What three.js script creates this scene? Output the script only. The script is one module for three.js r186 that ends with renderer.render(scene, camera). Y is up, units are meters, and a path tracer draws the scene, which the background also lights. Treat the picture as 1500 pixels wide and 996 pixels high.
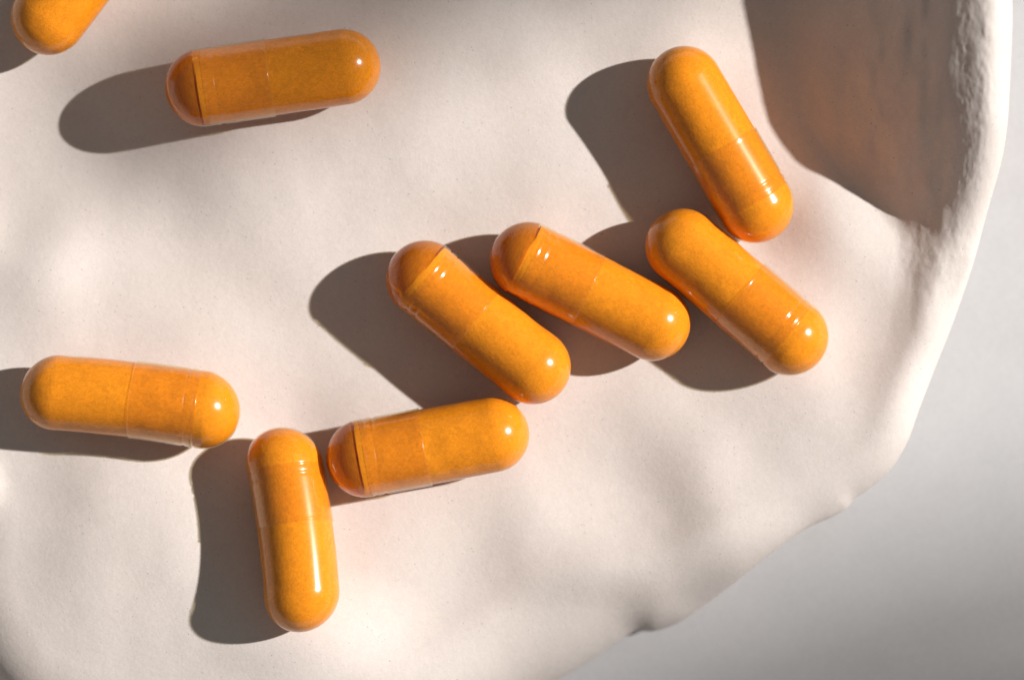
import * as THREE from 'three';
import { mergeGeometries } from 'three/addons/utils/BufferGeometryUtils.js';

// ---------------------------------------------------------------- camera, sky, sun, exposure
const S = 6.75e-5;                       // metres per unit of the working grid (1500 x 996 units cover the frame)
const scene = new THREE.Scene();
const CAM_H = 0.42;
const camera = new THREE.PerspectiveCamera(2 * Math.atan(498 * S / CAM_H) * 180 / Math.PI, 1500 / 996, 0.02, 20);
camera.position.set(0, CAM_H, 0);
camera.up.set(0, 0, -1);
camera.lookAt(0, 0, 0);
camera.focus = CAM_H - 0.001;
camera.userData.fStop = 13;

const SUN = new THREE.Vector3(0.97 * Math.cos(0.62), Math.sin(0.62), -0.25 * Math.cos(0.62)).normalize();
const sun = new THREE.DirectionalLight(new THREE.Color().setRGB(1.0, 0.965, 0.925), 5.0);
sun.position.copy(SUN).multiplyScalar(2);
sun.castShadow = true;
sun.shadow.radius = 2.0;
sun.shadow.mapSize.set(2048, 2048);
Object.assign(sun.shadow.camera, { left: -0.12, right: 0.12, top: 0.12, bottom: -0.12, near: 0.5, far: 4 });
scene.add(sun); scene.add(sun.target);

{ // thin, bright, hazy sky, a little brighter at the horizon
  const W = 64, H = 32, d = new Float32Array(W * H * 4);
  for (let j = 0; j < H; j++) {
    const el = ((j + 0.5) / H - 0.5) * Math.PI, k = 0.125 + 0.03 * Math.exp(-Math.max(el, 0) * 2.2);
    for (let i = 0; i < W; i++) d.set([k * 1.0, k * 0.96, k * 0.91, 1], (j * W + i) * 4);
  }
  const sky = new THREE.DataTexture(d, W, H, THREE.RGBAFormat, THREE.FloatType);
  sky.mapping = THREE.EquirectangularReflectionMapping;
  sky.magFilter = THREE.LinearFilter; sky.needsUpdate = true;
  scene.background = sky; scene.environment = sky;
}
const renderer = new THREE.WebGLRenderer({ antialias: true });
renderer.setSize(1024, 679);
renderer.toneMapping = THREE.LinearToneMapping;
renderer.toneMappingExposure = 1.2;
renderer.shadowMap.enabled = true;

// ---------------------------------------------------------------- helpers
function rng(seed) { let a = seed >>> 0; return () => { a = (a + 0x6D2B79F5) | 0; let t = Math.imul(a ^ (a >>> 15), 1 | a); t = (t + Math.imul(t ^ (t >>> 7), 61 | t)) ^ t; return ((t ^ (t >>> 14)) >>> 0) / 4294967296; }; }
const hash = (x, y, z) => { let h = Math.imul(x, 374761393) ^ Math.imul(y, 668265263) ^ Math.imul(z, 2147483647 - 61); h = Math.imul(h ^ (h >>> 13), 1274126177); return ((h ^ (h >>> 16)) >>> 0) / 4294967296; };
const sm = (t) => t * t * (3 - 2 * t);
const smooth = (a, b, x) => sm(Math.min(1, Math.max(0, (x - a) / (b - a))));
function noise2(x, y, seed = 0, wrap = 0) {
  const xi = Math.floor(x), yi = Math.floor(y), fx = sm(x - xi), fy = sm(y - yi);
  const w = (v) => (wrap ? ((v % wrap) + wrap) % wrap : v);
  const a = hash(w(xi), w(yi), seed), b = hash(w(xi + 1), w(yi), seed), c = hash(w(xi), w(yi + 1), seed), d = hash(w(xi + 1), w(yi + 1), seed);
  return (a + (b - a) * fx) * (1 - fy) + (c + (d - c) * fx) * fy - 0.5;
}
function fbm(x, y, oct, seed) { let s = 0, a = 1; for (let i = 0; i < oct; i++) { s += a * noise2(x, y, seed + i); x *= 2.03; y *= 2.03; a *= 0.5; } return s; }
function dataTexture(n, fill, srgb) {
  const d = new Uint8Array(n * n * 4);
  for (let j = 0; j < n; j++) for (let i = 0; i < n; i++) { const c = fill(i, j); d.set([c[0], c[1], c[2], 255].map((v) => Math.max(0, Math.min(255, Math.round(v)))), (j * n + i) * 4); }
  const t = new THREE.DataTexture(d, n, n, THREE.RGBAFormat, THREE.UnsignedByteType);
  t.wrapS = t.wrapT = THREE.RepeatWrapping; t.magFilter = THREE.LinearFilter; t.minFilter = THREE.LinearMipmapLinearFilter; t.generateMipmaps = true;
  if (srgb) t.colorSpace = THREE.SRGBColorSpace;
  t.needsUpdate = true; return t;
}
const toSRGB = (l) => 255 * (l <= 0.0031308 ? 12.92 * l : 1.055 * l ** (1 / 2.4) - 0.055);
function numbered(name, used) { const k = (used[name] = (used[name] ?? -1) + 1); return k ? `${name}_${String(k).padStart(3, '0')}` : name; }
const usedNames = {};
function part(name, geometry, material, parent) { const m = new THREE.Mesh(geometry, material); m.name = name; m.castShadow = m.receiveShadow = true; parent.add(m); return m; }
function gridGeometry(pos, uv, rows, cols, closed) { // rows x cols vertices; closed joins the last column to the first
  const idx = [], n = closed ? cols : cols - 1;
  for (let r = 0; r < rows - 1; r++) for (let c = 0; c < n; c++) { const a = r * cols + c, b = r * cols + ((c + 1) % cols), d = a + cols, e = b + cols; idx.push(a, b, d, b, e, d); }
  const g = new THREE.BufferGeometry();
  g.setAttribute('position', new THREE.BufferAttribute(pos, 3)); g.setAttribute('uv', new THREE.BufferAttribute(uv, 2));
  g.setIndex(idx); g.computeVertexNormals(); return g;
}

// ---------------------------------------------------------------- materials
const TN = 1024;
function plasterColour(base, seed, speck) {
  const r = rng(seed), pits = new Float32Array(TN * TN);
  for (let k = 0; k < speck; k++) { const x = Math.floor(r() * TN), y = Math.floor(r() * TN), w = 1 + Math.floor(r() * 2), a = 0.15 + 0.35 * r(); for (let j = 0; j < w; j++) for (let i = 0; i < w; i++) pits[((y + j) % TN) * TN + (x + i) % TN] = a; }
  return dataTexture(TN, (i, j) => {
    const grain = 0.09 * noise2(i / 2, j / 2, seed + 1, TN / 2) + 0.08 * (r() - 0.5) + 0.04 * noise2(i / 8, j / 8, seed + 2, TN / 8) + 0.035 * noise2(i / 64, j / 64, seed + 3, TN / 64);
    const k = (1 + grain) * (1 - pits[j * TN + i]), warm = 0.02 * noise2(i / 128, j / 128, seed + 5, TN / 128);
    return [toSRGB(base[0] * k), toSRGB(base[1] * k * (1 - warm * 0.6)), toSRGB(base[2] * k * (1 - warm * 1.4))];
  }, true);
}
function plasterBump(seed) {
  const r = rng(seed), pits = new Float32Array(TN * TN);
  for (let k = 0; k < 1500; k++) { const x = r() * TN, y = r() * TN, R = 1 + 2 * r() * r(), a = 0.3 + 0.4 * r(); for (let j = -4; j <= 4; j++) for (let i = -4; i <= 4; i++) { const f = Math.exp(-(i * i + j * j) / (R * R)); const q = ((Math.floor(y + j) + TN) % TN) * TN + (Math.floor(x + i) + TN) % TN; pits[q] = Math.max(pits[q], a * f); } }
  return dataTexture(TN, (i, j) => { const v = 0.6 + 0.26 * noise2(i / 4, j / 4, seed + 1, TN / 4) + 0.2 * noise2(i / 9.0196, j / 9.0196, seed + 2, 0) * 0 + 0.2 * noise2(i / 8, j / 8, seed + 3, TN / 8) + 0.12 * noise2(i / 32, j / 32, seed + 4, TN / 32) - 0.5 * pits[j * TN + i]; return [v * 255, v * 255, v * 255]; });
}
const plaster = new THREE.MeshStandardMaterial({ map: plasterColour([0.63, 0.565, 0.53], 11, 900), bumpMap: plasterBump(31), bumpScale: 0.000025, roughness: 0.92 });
plaster.name = 'plaster';
const paper = new THREE.MeshStandardMaterial({ map: plasterColour([0.54, 0.535, 0.543], 77, 0), roughness: 0.95 });
paper.name = 'paper';
const powderMap = dataTexture(256, (i, j) => { const k = 1 + 0.36 * noise2(i / 2, j / 2, 5, 128) + 0.16 * noise2(i / 8, j / 8, 6, 32) + 0.06 * noise2(i / 32, j / 32, 7, 8); return [toSRGB(0.77 * k), toSRGB(0.282 * k), toSRGB(0.016 * k)]; }, true);
const powderBump = dataTexture(256, (i, j) => { const v = 0.5 + 0.4 * noise2(i / 2, j / 2, 8, 128) + 0.4 * noise2(i / 6.4, j / 6.4, 9, 40); return [v * 255, v * 255, v * 255]; });
const powderMat = new THREE.MeshPhysicalMaterial({ specularIntensity: 0.2, map: powderMap, bumpMap: powderBump, bumpScale: 0.000022, roughness: 1 });
powderMat.name = 'powder';
const shellMat = new THREE.MeshPhysicalMaterial({ color: new THREE.Color().setRGB(0.99, 0.945, 0.76), transmission: 1, thickness: 0, roughness: 0.185, ior: 1.5, side: THREE.DoubleSide });
shellMat.name = 'gelatin_shell';
const capMat = shellMat.clone(); capMat.name = 'gelatin_cap';
const dustMat = new THREE.MeshPhysicalMaterial({ map: powderMap, color: new THREE.Color().setRGB(0.96, 0.92, 0.9), transmission: 0.42, thickness: 0, roughness: 1, specularIntensity: 0.08, side: THREE.DoubleSide });
dustMat.name = 'powder_dust';
const leafMat = new THREE.MeshPhysicalMaterial({ color: new THREE.Color().setRGB(0.06, 0.12, 0.03), roughness: 0.5, side: THREE.DoubleSide });
leafMat.name = 'leaf';
const barkMat = new THREE.MeshStandardMaterial({ color: new THREE.Color().setRGB(0.12, 0.09, 0.05), roughness: 0.9 });
const potMat = new THREE.MeshStandardMaterial({ color: new THREE.Color().setRGB(0.45, 0.2, 0.11), roughness: 0.85 });
const soilMat = new THREE.MeshStandardMaterial({ color: new THREE.Color().setRGB(0.05, 0.035, 0.025), roughness: 1 });

// ---------------------------------------------------------------- the table top
const FLOOR = -57, TABLE = -285;         // in grid units
const X = (u) => (u - 750) * S, Z = (v) => (v - 498) * S;
{
  const g = new THREE.PlaneGeometry(3, 3); g.rotateX(-Math.PI / 2);
  const uv = g.attributes.uv; for (let i = 0; i < uv.count; i++) uv.setXY(i, uv.getX(i) * 60, uv.getY(i) * 60);
  const t = part('table_top', g, paper, scene); t.position.y = TABLE * S; t.userData.kind = 'structure';
}

// ---------------------------------------------------------------- the dish
const outlinePoints = [[1472, 0], [1472, 120], [1468, 230], [1450, 320], [1428, 405], [1402, 482], [1377, 545], [1355, 602], [1337, 652], [1312, 694], [1284, 720], [1262, 736], [1250, 750], [1234, 760], [1190, 780], [1130, 824], [1085, 864], [1040, 902], [1004, 928], [968, 941], [936, 943], [905, 962], [870, 986], [820, 1015], [700, 1065], [550, 1095], [400, 1100], [250, 1110], [110, 1085], [25, 1048], [-32, 995], [-72, 930], [-90, 850], [-84, 780], [-80, 700], [-84, 640], [-80, 560], [-95, 400], [-90, 200], [-65, 50], [0, -110], [150, -220], [400, -290], [700, -310], [1000, -300], [1250, -260], [1400, -180], [1460, -90]];
const outline = new THREE.CatmullRomCurve3(outlinePoints.map(([x, y]) => new THREE.Vector3(x, y, 0)), true, 'centripetal').getPoints(900);
const CX = 700, CY = 420;
const edgeR = (th) => { // radius of the outline from the centre in direction th
  const c = Math.cos(th), s = Math.sin(th); let best = 0;
  for (let i = 0; i < outline.length - 1; i++) {
    const ax = outline[i].x - CX, ay = outline[i].y - CY, bx = outline[i + 1].x - CX, by = outline[i + 1].y - CY;
    const ca = ax * s - ay * c, cb = bx * s - by * c; if (ca * cb > 0 || ca === cb) continue;
    const t = ca / (ca - cb), r = (ax + (bx - ax) * t) * c + (ay + (by - ay) * t) * s; if (r > best) best = r;
  }
  return best;
};
function edgeDistance(x, y) {
  let best = 1e9, sum = 0;
  for (let i = 0; i < outline.length - 1; i++) {
    const a = outline[i], b = outline[i + 1], dx = b.x - a.x, dy = b.y - a.y;
    const t = Math.min(1, Math.max(0, ((x - a.x) * dx + (y - a.y) * dy) / (dx * dx + dy * dy || 1)));
    const q = (x - a.x - dx * t) ** 2 + (y - a.y - dy * t) ** 2; if (q < best) best = q; sum += Math.hypot(dx, dy) / Math.max(q, 1) ** 3;
  }
  const near = Math.sqrt(best), soft = (sum * 8 / (3 * Math.PI)) ** -0.2, k = smooth(8, 26, near); // no creases where the outline turns inwards
  return near + (soft - near) * k;
}
function table1(x, p) { // a smooth curve through [x, y] knots
  const n = p.length; if (x <= p[0][0]) return p[0][1]; if (x >= p[n - 1][0]) return p[n - 1][1];
  let i = 1; while (x > p[i][0]) i++;
  const s = (k) => { const a = p[Math.max(0, k - 1)], b = p[Math.min(n - 1, k + 1)]; return (b[1] - a[1]) / (b[0] - a[0]); };
  const [a, u] = p[i - 1], [b, v] = p[i], L = b - a, t = (x - a) / L, t2 = t * t, t3 = t2 * t;
  return (2 * t3 - 3 * t2 + 1) * u + (t3 - 2 * t2 + t) * L * s(i - 1) + (3 * t2 - 2 * t3) * v + (t3 - t2) * L * s(i);
}
// hand-pressed hollows and swellings: centre, radii, turn in degrees, height, all in grid units
const lumps = [
  [110, 180, 160, 120, -20, -22], [390, 330, 150, 90, 30, 7], [230, 300, 120, 90, 20, -7], [60, 400, 70, 90, 0, 9], [20, 330, 60, 60, 0, -6],
  [650, 230, 170, 90, -10, 5], [760, 60, 150, 80, 0, 6], [560, 450, 120, 80, 20, -4], [840, 230, 90, 90, 0, 4],
  [1230, 330, 80, 110, -35, 14], [1150, 300, 60, 90, -25, -5], [1270, 480, 60, 80, 20, -9], [1330, 590, 60, 90, 15, 9], [1200, 620, 120, 70, -35, 8],
  [960, 740, 50, 80, -25, -5], [1040, 760, 45, 100, -15, 5], [880, 720, 70, 60, 20, -6], [800, 780, 110, 80, 10, 6], [700, 870, 110, 70, -20, -8], [1090, 800, 90, 70, -35, 7], [930, 890, 80, 50, -20, 8],
  [580, 800, 60, 60, 0, 5], [560, 900, 80, 60, 20, -6], [250, 800, 150, 90, 10, 9], [120, 880, 110, 90, 0, 8], [60, 700, 60, 80, 0, -6], [-22, 716, 16, 34, 0, 5], [425, 640, 80, 66, 0, -14], [462, 930, 105, 74, 0, 20], [215, 780, 130, 150, 0, 11], [995, 80, 80, 70, 0, 7], [1100, 345, 60, 50, 0, -9],
  [400, 990, 160, 70, 0, 6], [1400, 420, 26, 60, 20, -7], [420, 480, 110, 70, 20, -5],
].map(([x, y, a, b, d, h]) => ({ x, y, a: y > 600 && a > 40 ? a * 1.35 : a, b: y > 600 && a > 40 ? b * 1.35 : b, c: Math.cos(d * Math.PI / 180), s: Math.sin(d * Math.PI / 180), h: h * (x > 600 && y > 600 ? 1.75 : 1.6) }));
const crestX = [[-400, 1380], [-150, 1396], [0, 1401], [200, 1400], [270, 1398], [310, 1402], [350, 1408], [400, 1401], [460, 1384], [520, 1362], [600, 1325]];
const crestH = [[-400, 220], [-250, 235], [-80, 226], [75, 206], [175, 178], [226, 140], [270, 98], [310, 62], [345, 43], [400, 31], [460, 19], [540, 7], [640, 0]];
function height(u, v, edge) { // height of the dish's upper face in grid units
  let h = FLOOR;
  for (const l of lumps) { const dx = u - l.x, dy = v - l.y; const p = (dx * l.c + dy * l.s) / l.a, q = (-dx * l.s + dy * l.c) / l.b, e = p * p + q * q; if (e < 9) h += l.h * Math.exp(-e); }
  h += 7.5 * fbm(u / 170 + 3.3, v / 170, 2, 21) + 0.7 * fbm(u / 50, v / 50, 2, 41) + 0.06 * fbm(u / 12, v / 12, 2, 51);
  if (u > 1080 && v < 640) { // the pinched-up wall on the right
    const hc = table1(v, crestH) * (1 + 0.02 * noise2(v / 120, 0.5, 71)), cx = table1(v, crestX) + 4 * noise2(v / 70, 2.2, 61);
    const d = u - cx, w = 60 + 0.9 * hc, k = Math.min(1, hc / 110);
    if (hc > 0.5) {
      if (d < 0) { const t = Math.min(1, -d / w), m0 = Math.min(2.6, 0.62 * k * w / hc); h += hc * (1 - (m0 * (t * t * t - 2 * t * t + t) + 3 * t * t - 2 * t * t * t)); h += 14 * k * fbm(u / 46, v / 110, 3, 95) * smooth(0, 0.25, t) * smooth(1, 0.5, t); } else h += hc + k * (0.62 * d - 0.0062 * d * d);
      h += k * (1.2 * fbm(u / 14, v / 19, 3, 81) + 0.8 * fbm(u / 5, v / 7, 2, 91)) * smooth(-30, 0, d) * smooth(62, 25, d);
    }
    if (v > 300 && v < 470) h += (0.9 * fbm(u / 12, v / 14, 3, 83)) * smooth(300, 340, v) * smooth(470, 390, v) * smooth(1300, 1345, u);
  }
  if (edge < 200) { // the lip rolls over
    const wall = smooth(380, 250, v) * smooth(1200, 1300, u);
    const lower = smooth(640, 760, v);
    const deep = smooth(740, 900, v) * smooth(1200, 980, u) * smooth(500, 800, u);
    const w = 60 + 40 * lower + 85 * deep - 10 * wall + 10 * noise2(u / 80, v / 80, 15), drop = 44 + 26 * lower + 130 * deep + 40 * wall;
    if (edge < w) { const k = 1 - edge / w; h -= drop * (1 - Math.sqrt(Math.max(0, 1 - k ** (2.2 - 0.2 * deep)))); }
  }
  return h;
}
{
  const NT = 1300, ts = [];
  for (let i = 0; i < 130; i++) ts.push(0.004 + 0.716 * i / 130);
  for (let i = 0; i < 150; i++) ts.push(0.72 + 0.25 * i / 150);
  for (let i = 0; i <= 40; i++) ts.push(0.97 + 0.03 * (1 - (1 - i / 40) ** 1.8));
  const under = [[4, 12], [9, 28], [18, 46], [34, 70], [58, 96], [90, 118], [140, 140], [200, 158], [270, 172], [330, 182]];
  const rows = ts.length + under.length + 1, pos = new Float32Array(rows * NT * 3), uv = new Float32Array(rows * NT * 2);
  const put = (r, c, u, v, h, ou = 0, ov = 0) => { const k = r * NT + c, x = X(u), y = h * S, z = Z(v); pos.set([x, y, z], k * 3); uv.set([(x + ou * S) / 0.05, (z + ov * S) / 0.05], k * 2); };
  for (let c = 0; c < NT; c++) {
    const th = -c / NT * Math.PI * 2, R = edgeR(th), ct = Math.cos(th), st = Math.sin(th); let hEdge = 0;
    ts.forEach((t, r) => { const u = CX + R * t * ct, v = CY + R * t * st, e = (1 - t) * R < 330 ? edgeDistance(u, v) : 999; hEdge = height(u, v, t === 1 ? 0 : e); put(r, c, u, v, hEdge); });
    under.forEach(([ins, d], k) => { const rr = R - ins, u = CX + rr * ct, v = CY + rr * st; const f = d / 182; put(ts.length + k, c, u, v, hEdge + (TABLE + 1 - hEdge) * f, (ins + d + 60 * f) * ct, (ins + d + 60 * f) * st); });
    put(rows - 1, c, CX + (R - 340) * 0.02 * ct, CY + (R - 340) * 0.02 * st, TABLE + 1);
  }
  const g = gridGeometry(pos, uv, rows, NT, true);
  // close the small hole at the centre of the upper face
  const idx = Array.from(g.index.array); for (let c = 1; c < NT - 1; c++) idx.push(0, c + 1, c);
  g.setIndex(idx); g.computeVertexNormals();
  const dish = part('plaster_dish', g, plaster, scene);
  dish.userData = { label: 'off-white hand-pressed plaster dish with a pinched-up wall, under all the orange capsules', category: 'dish' };
}

// ---------------------------------------------------------------- capsules
const RC = 57.7, RB = 55.9, RP = 55.3;   // cap, body and powder radii in grid units
function lathe(profile, seg = 72) { // profile of [axial, radius] in grid units; the axis is x
  const g = new THREE.LatheGeometry(profile.map(([a, r]) => new THREE.Vector2(Math.max(r, 1e-4) * S, a * S)), seg);
  g.rotateZ(-Math.PI / 2); return g;
}
const dome = (cx, R, from, to, n = 22) => Array.from({ length: n + 1 }, (_, i) => { const a = from + (to - from) * i / n; return [cx + R * Math.sin(a), R * Math.cos(a)]; });
function makeCapsule(p) {
  const half = p.len / 2;                // distance from the middle to each dome's centre; the cap is on the -x side
  const seam = p.seam ?? -0.02 * p.len;  // where the cap's rim lies
  const o = new THREE.Group(); o.name = numbered('gel_capsule', usedNames); scene.add(o);
  const lift = RC * S, H = Math.PI / 2;
  // cap: dome, locking rings, wall, rim turned in to the body
  const capP = dome(-half, RC, -H, -0.12, 24);
  const ring = (x, d, w) => { for (let i = 0; i <= 10; i++) { const t = i / 10 * 2 - 1; capP.push([x + t * w, RC - d * Math.exp(-t * t * 5) + d * Math.exp(-5)]); } };
  ring(-half + 8, 1.1, 4.5); ring(-half + 21, 1.6, 6); 
  for (let i = 1; i <= 14; i++) capP.push([-half + 28 + (seam - 3.6 + half - 28) * i / 14, RC]);
  capP.push([seam - 2.6, RC + 0.35], [seam - 1.8, RC + 0.75], [seam - 1.0, RC + 0.5], [seam - 0.25, RC - 0.5], [seam - 0.02, RC - 1.0], [seam, RB + 0.5], [seam - 0.4, RB + 0.15]);
  const bend = (p.bend || 0) * Math.PI / 180;
  const cap = part('cap', lathe(capP), capMat, o);
  if (p.hollow) { // powder dust clinging to the inside of the empty dome
    part('dust_lining', lathe(dome(-half, RC - 1.3, -H, -0.17, 20)), dustMat, cap);
  }
  // body: open edge inside the cap, wall, dome
  const open = p.hollow ? -half + 2 : -half + 4;
  const bodyP = [[open, RB - 1.2], [open + 0.5, RB - 0.2]];
  for (let i = 0; i <= 20; i++) bodyP.push([open + 2 + (half - open - 2) * i / 20, RB]);
  bodyP.push(...dome(half, RB, 0.06, H, 24));
  const body = part('body', lathe(bodyP), shellMat, o);
  // powder: a packed slug that follows the shell, level at the cap's end or filling its dome
  const powP = [];
  if (p.hollow) { const f = -half - (p.fill ?? 13), R = Math.sqrt((RC - 2.6) ** 2 - (f + half) ** 2); powP.push([f + 2, 0], [f + 1, R * 0.4], [f + 0.2, R * 0.75], [f, R * 0.93], [f + 1.5, R * 0.985], ...dome(-half, RC - 2.6, -Math.asin((-half - f - 4) / (RC - 2.6)), -0.06, 8)); } else powP.push(...dome(-half, RC - 1.9, -H, -0.1, 20), [-half + 6, RP]);
  const p0 = powP[powP.length - 1][0];
  for (let i = 1; i <= 30; i++) powP.push([p0 + (half - p0) * i / 30, RP]);
  powP.push(...dome(half, RP, 0.06, H, 24));
  const pg = lathe(powP, 96), pa = pg.attributes.position, un = 1 / S;
  for (let i = 0; i < pa.count; i++) { // uneven packing, and a tilted end
    let x = pa.getX(i) * un, y = pa.getY(i) * un, z = pa.getZ(i) * un; const ang = Math.atan2(z, y), rr = Math.hypot(y, z);
    const n = fbm(x / 30 + p.seed * 7.1, Math.cos(ang) * 1.7 + 4, 3, 300 + p.seed) + fbm(Math.sin(ang) * 1.7, x / 30, 2, 340 + p.seed);
    const k = rr > 1 ? 1 - Math.max(0, n * 0.034 + 0.004) : 1; if (p.hollow && x < -half - 7) x += 0.1 * y * Math.cos(p.seed) + 0.1 * z * Math.sin(p.seed) + 4 * n;
    pa.setXYZ(i, x * S, y * k * S, z * k * S);
  }
  const puv = pg.attributes.uv; for (let i = 0; i < puv.count; i++) puv.setXY(i, puv.getX(i) * 3 + p.seed * 0.37, puv.getY(i) * 3);
  pg.computeVertexNormals();
  const pow = part('powder_fill', pg, powderMat, o);
  for (const m of [cap, body, pow]) { // a slight bend: everything past the middle swings a little
    const a = m.geometry.attributes.position, nn = m.geometry.attributes.normal;
    if (bend) for (let i = 0; i < a.count; i++) { const x = a.getX(i), z = a.getZ(i), k = x / (half * S); a.setXYZ(i, x, a.getY(i), z + bend * 0.5 * half * S * (k * k - 0.4)); }
    if (bend) m.geometry.computeVertexNormals();
    m.position.y = lift;
  }
  // rest the capsule on the dish: the lowest line over the heights that its axis must keep
  const [cu, cv] = p.cap, [bu, bv] = p.body, mu = (cu + bu) / 2, mv = (cv + bv) / 2, L = Math.hypot(bu - cu, bv - cv), du = (bu - cu) / L, dv = (bv - cv) / L;
  const need = [];
  for (let t = -half; t <= half + 0.01; t += half / 12) {
    let f = -1e9;
    for (let a = -1; a <= 1.001; a += 0.1) for (let b = -1; b <= 1.001; b += 0.1) { const q = a * a + b * b; if (q > 0.98 || (Math.abs(t) < half - 0.1 && Math.abs(b) > 0.15)) continue; const u = mu + du * t - dv * a * RC + du * b * RC, v = mv + dv * t + du * a * RC + dv * b * RC; f = Math.max(f, height(u, v, 999) + RC * Math.sqrt(1 - q)); }
    need.push([t, f]);
  }
  let best = [1e9, 0];
  for (let k = -0.3; k <= 0.3; k += 0.002) { let a = -1e9; for (const [t, f] of need) a = Math.max(a, f - k * t); if (a < best[0]) best = [a, k]; }
  const mid = best[0] + (p.raise || 0), slope = best[1] + (p.tilt || 0);
  o.position.set(X(mu), (mid - RC) * S, Z(mv));
  const ax = new THREE.Vector3(du, slope, dv).normalize(), side = new THREE.Vector3().crossVectors(ax, new THREE.Vector3(0, 1, 0)).normalize(), up = new THREE.Vector3().crossVectors(side, ax);
  o.quaternion.setFromRotationMatrix(new THREE.Matrix4().makeBasis(ax, up, side));
  const c = new THREE.Vector3(0, lift, 0).applyQuaternion(o.quaternion); o.position.set(X(mu) - c.x, mid * S - c.y, Z(mv) - c.z);
  o.userData = { label: p.label, category: 'capsule', group: 'orange capsules scattered on the plaster dish' };
  p.line = { c: new THREE.Vector3(mu, mid, mv), ax, half };
  return o;
}
const capsules = [
  { cap: [298, 128], body: [502, 98], len: 206, hollow: true, seed: 1, label: 'darker half-shaded orange capsule lying alone near the top edge, with a long shadow' },
  { cap: [1107, 299.5], body: [1003, 123.5], len: 205, seed: 2, label: 'orange capsule closest to the raised wall of the dish, long highlight on its side' },
  { cap: [1157, 493], body: [1001, 361], len: 205, seed: 3, label: 'orange capsule at the right end of the row of three slanting capsules' },
  { cap: [774, 382], body: [957, 473], len: 204, hollow: true, seed: 4, label: 'orange capsule in the middle of the row of three slanting capsules' },
  { cap: [622, 409], body: [781, 537], len: 204, hollow: true, seed: 5, label: 'orange capsule at the left end of the row of three slanting capsules' },
  { cap: [534, 671], body: [720, 637], len: 189, hollow: true, seed: 6, label: 'orange capsule below the row of three, its dark empty end against the upright one' },
  { cap: [418, 681], body: [445, 869], len: 190, seed: 7, bend: 3.5, label: 'bent orange capsule standing upright in the picture, lowest of all' },
  { cap: [296, 598], body: [85, 574], len: 212, seed: 8, bend: -2.5, label: 'orange capsule lying level at the left edge, its ringed end towards the right' },
  { cap: [196, -138], body: [70, 25], len: 206, seed: 9, label: 'orange capsule cut off by the top left corner' },
];
capsules.forEach(makeCapsule);

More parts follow.
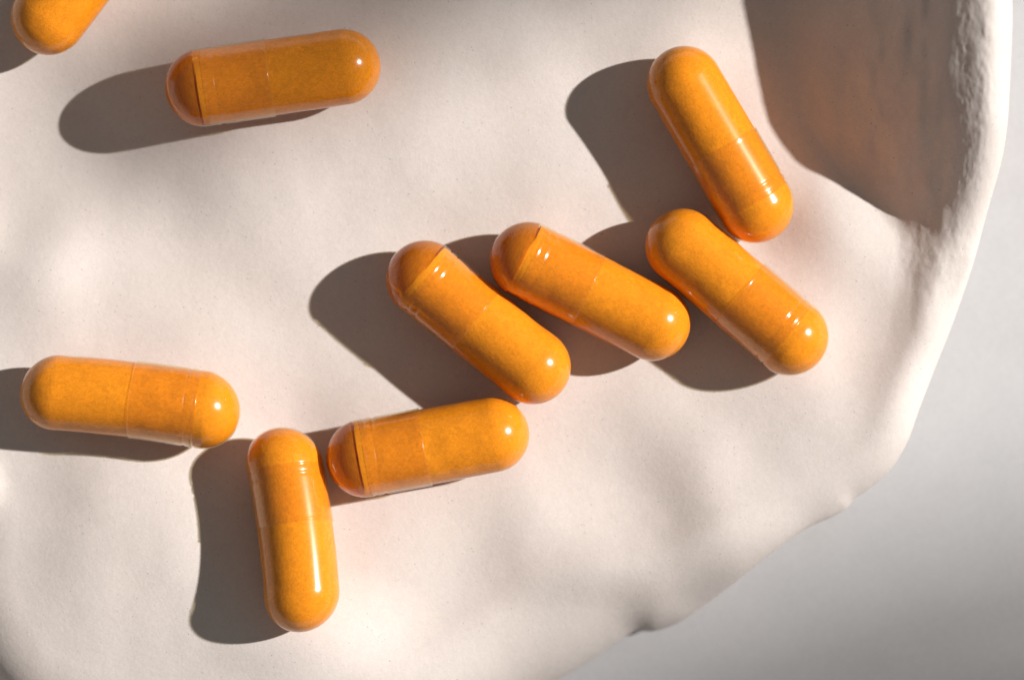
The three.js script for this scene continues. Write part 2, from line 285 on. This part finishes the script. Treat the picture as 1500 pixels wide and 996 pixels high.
// ---------------------------------------------------------------- the plant towards the sun, whose leaves shade the far corner and the top of the dish
{
  const plant = new THREE.Group(); plant.name = 'potted_plant'; scene.add(plant);
  const base = new THREE.Vector3(1.25, TABLE * S, -0.3); plant.position.copy(base);
  plant.userData = { label: 'leafy plant in a clay pot standing towards the sun, outside the picture', category: 'plant' };
  const potP = [[0, 0], [0.05, 0], [0.055, 0.005], [0.075, 0.12], [0.082, 0.12], [0.082, 0.14], [0.072, 0.14], [0.07, 0.115], [0, 0.115]].map(([r, y]) => new THREE.Vector2(r, y));
  part('pot', new THREE.LatheGeometry(potP, 48), potMat, plant);
  const soil = new THREE.CylinderGeometry(0.0695, 0.0695, 0.01, 40); soil.translate(0, 0.121, 0); part('soil', soil, soilMat, plant);
  const stems = [], r = rng(5);
  const top = new THREE.Vector3(0.2, 1.1, 0.0);
  const stemCurve = new THREE.CatmullRomCurve3([new THREE.Vector3(0, 0.11, 0), new THREE.Vector3(0.01, 0.3, -0.01), top]);
  stems.push(new THREE.TubeGeometry(stemCurve, 24, 0.005, 10));
  function leaf(at, len, wid, dirAngle) { // a leaf that faces the sun, its middle at this place
    const n = 14, m = 8, pos = [], uv = [], idx = [];
    for (let i = 0; i <= n; i++) for (let j = 0; j <= m; j++) { const t = i / n, s = j / m * 2 - 1, w = wid / 2 * Math.pow(Math.sin(Math.PI * Math.min(0.999, t * 0.97 + 0.015)), 0.7); pos.push((t - 0.5) * len, s * w, -0.15 * wid * Math.abs(s) * 0.5 - 0.25 * len * (t - 0.5) ** 2); uv.push(t, j / m); }
    for (let i = 0; i < n; i++) for (let j = 0; j < m; j++) { const a = i * (m + 1) + j; idx.push(a, a + m + 1, a + 1, a + 1, a + m + 1, a + m + 2); }
    const g = new THREE.BufferGeometry(); g.setAttribute('position', new THREE.Float32BufferAttribute(pos, 3)); g.setAttribute('uv', new THREE.Float32BufferAttribute(uv, 2)); g.setIndex(idx); g.computeVertexNormals();
    const zx = new THREE.Vector3().crossVectors(new THREE.Vector3(0, 1, 0), SUN).normalize(), zy = new THREE.Vector3().crossVectors(SUN, zx), c = Math.cos(dirAngle), s = Math.sin(dirAngle);
    const ax = zx.clone().multiplyScalar(c).addScaledVector(zy, s), ay = new THREE.Vector3().crossVectors(SUN, ax);
    g.applyMatrix4(new THREE.Matrix4().makeBasis(ax, ay, SUN)); g.translate(at.x, at.y, at.z);
    part('leaf', g, leafMat, plant);
    const foot = at.clone().addScaledVector(ax, -len / 2), from = stemCurve.getPoint(Math.min(1, Math.max(0.3, (foot.y - 0.1) / 1.05)));
    stems.push(new THREE.TubeGeometry(new THREE.QuadraticBezierCurve3(from, from.clone().lerp(foot, 0.5).add(new THREE.Vector3(0, 0.03, 0)), foot), 14, 0.0016, 8));
  }
  const towards = (u, v, h, d) => new THREE.Vector3(X(u), h * S, Z(v)).addScaledVector(SUN, d).sub(base);
  leaf(towards(1290, 1055, TABLE, 2.0), 0.07, 0.0245, 1.57);
  leaf(towards(295, 112, FLOOR, 1.05), 0.022, 0.013, 1.75);
  leaf(towards(740, -125, FLOOR, 1.05), 0.030, 0.017, 1.5);
  part('stem', mergeGeometries(stems), barkMat, plant);
}
renderer.render(scene, camera);
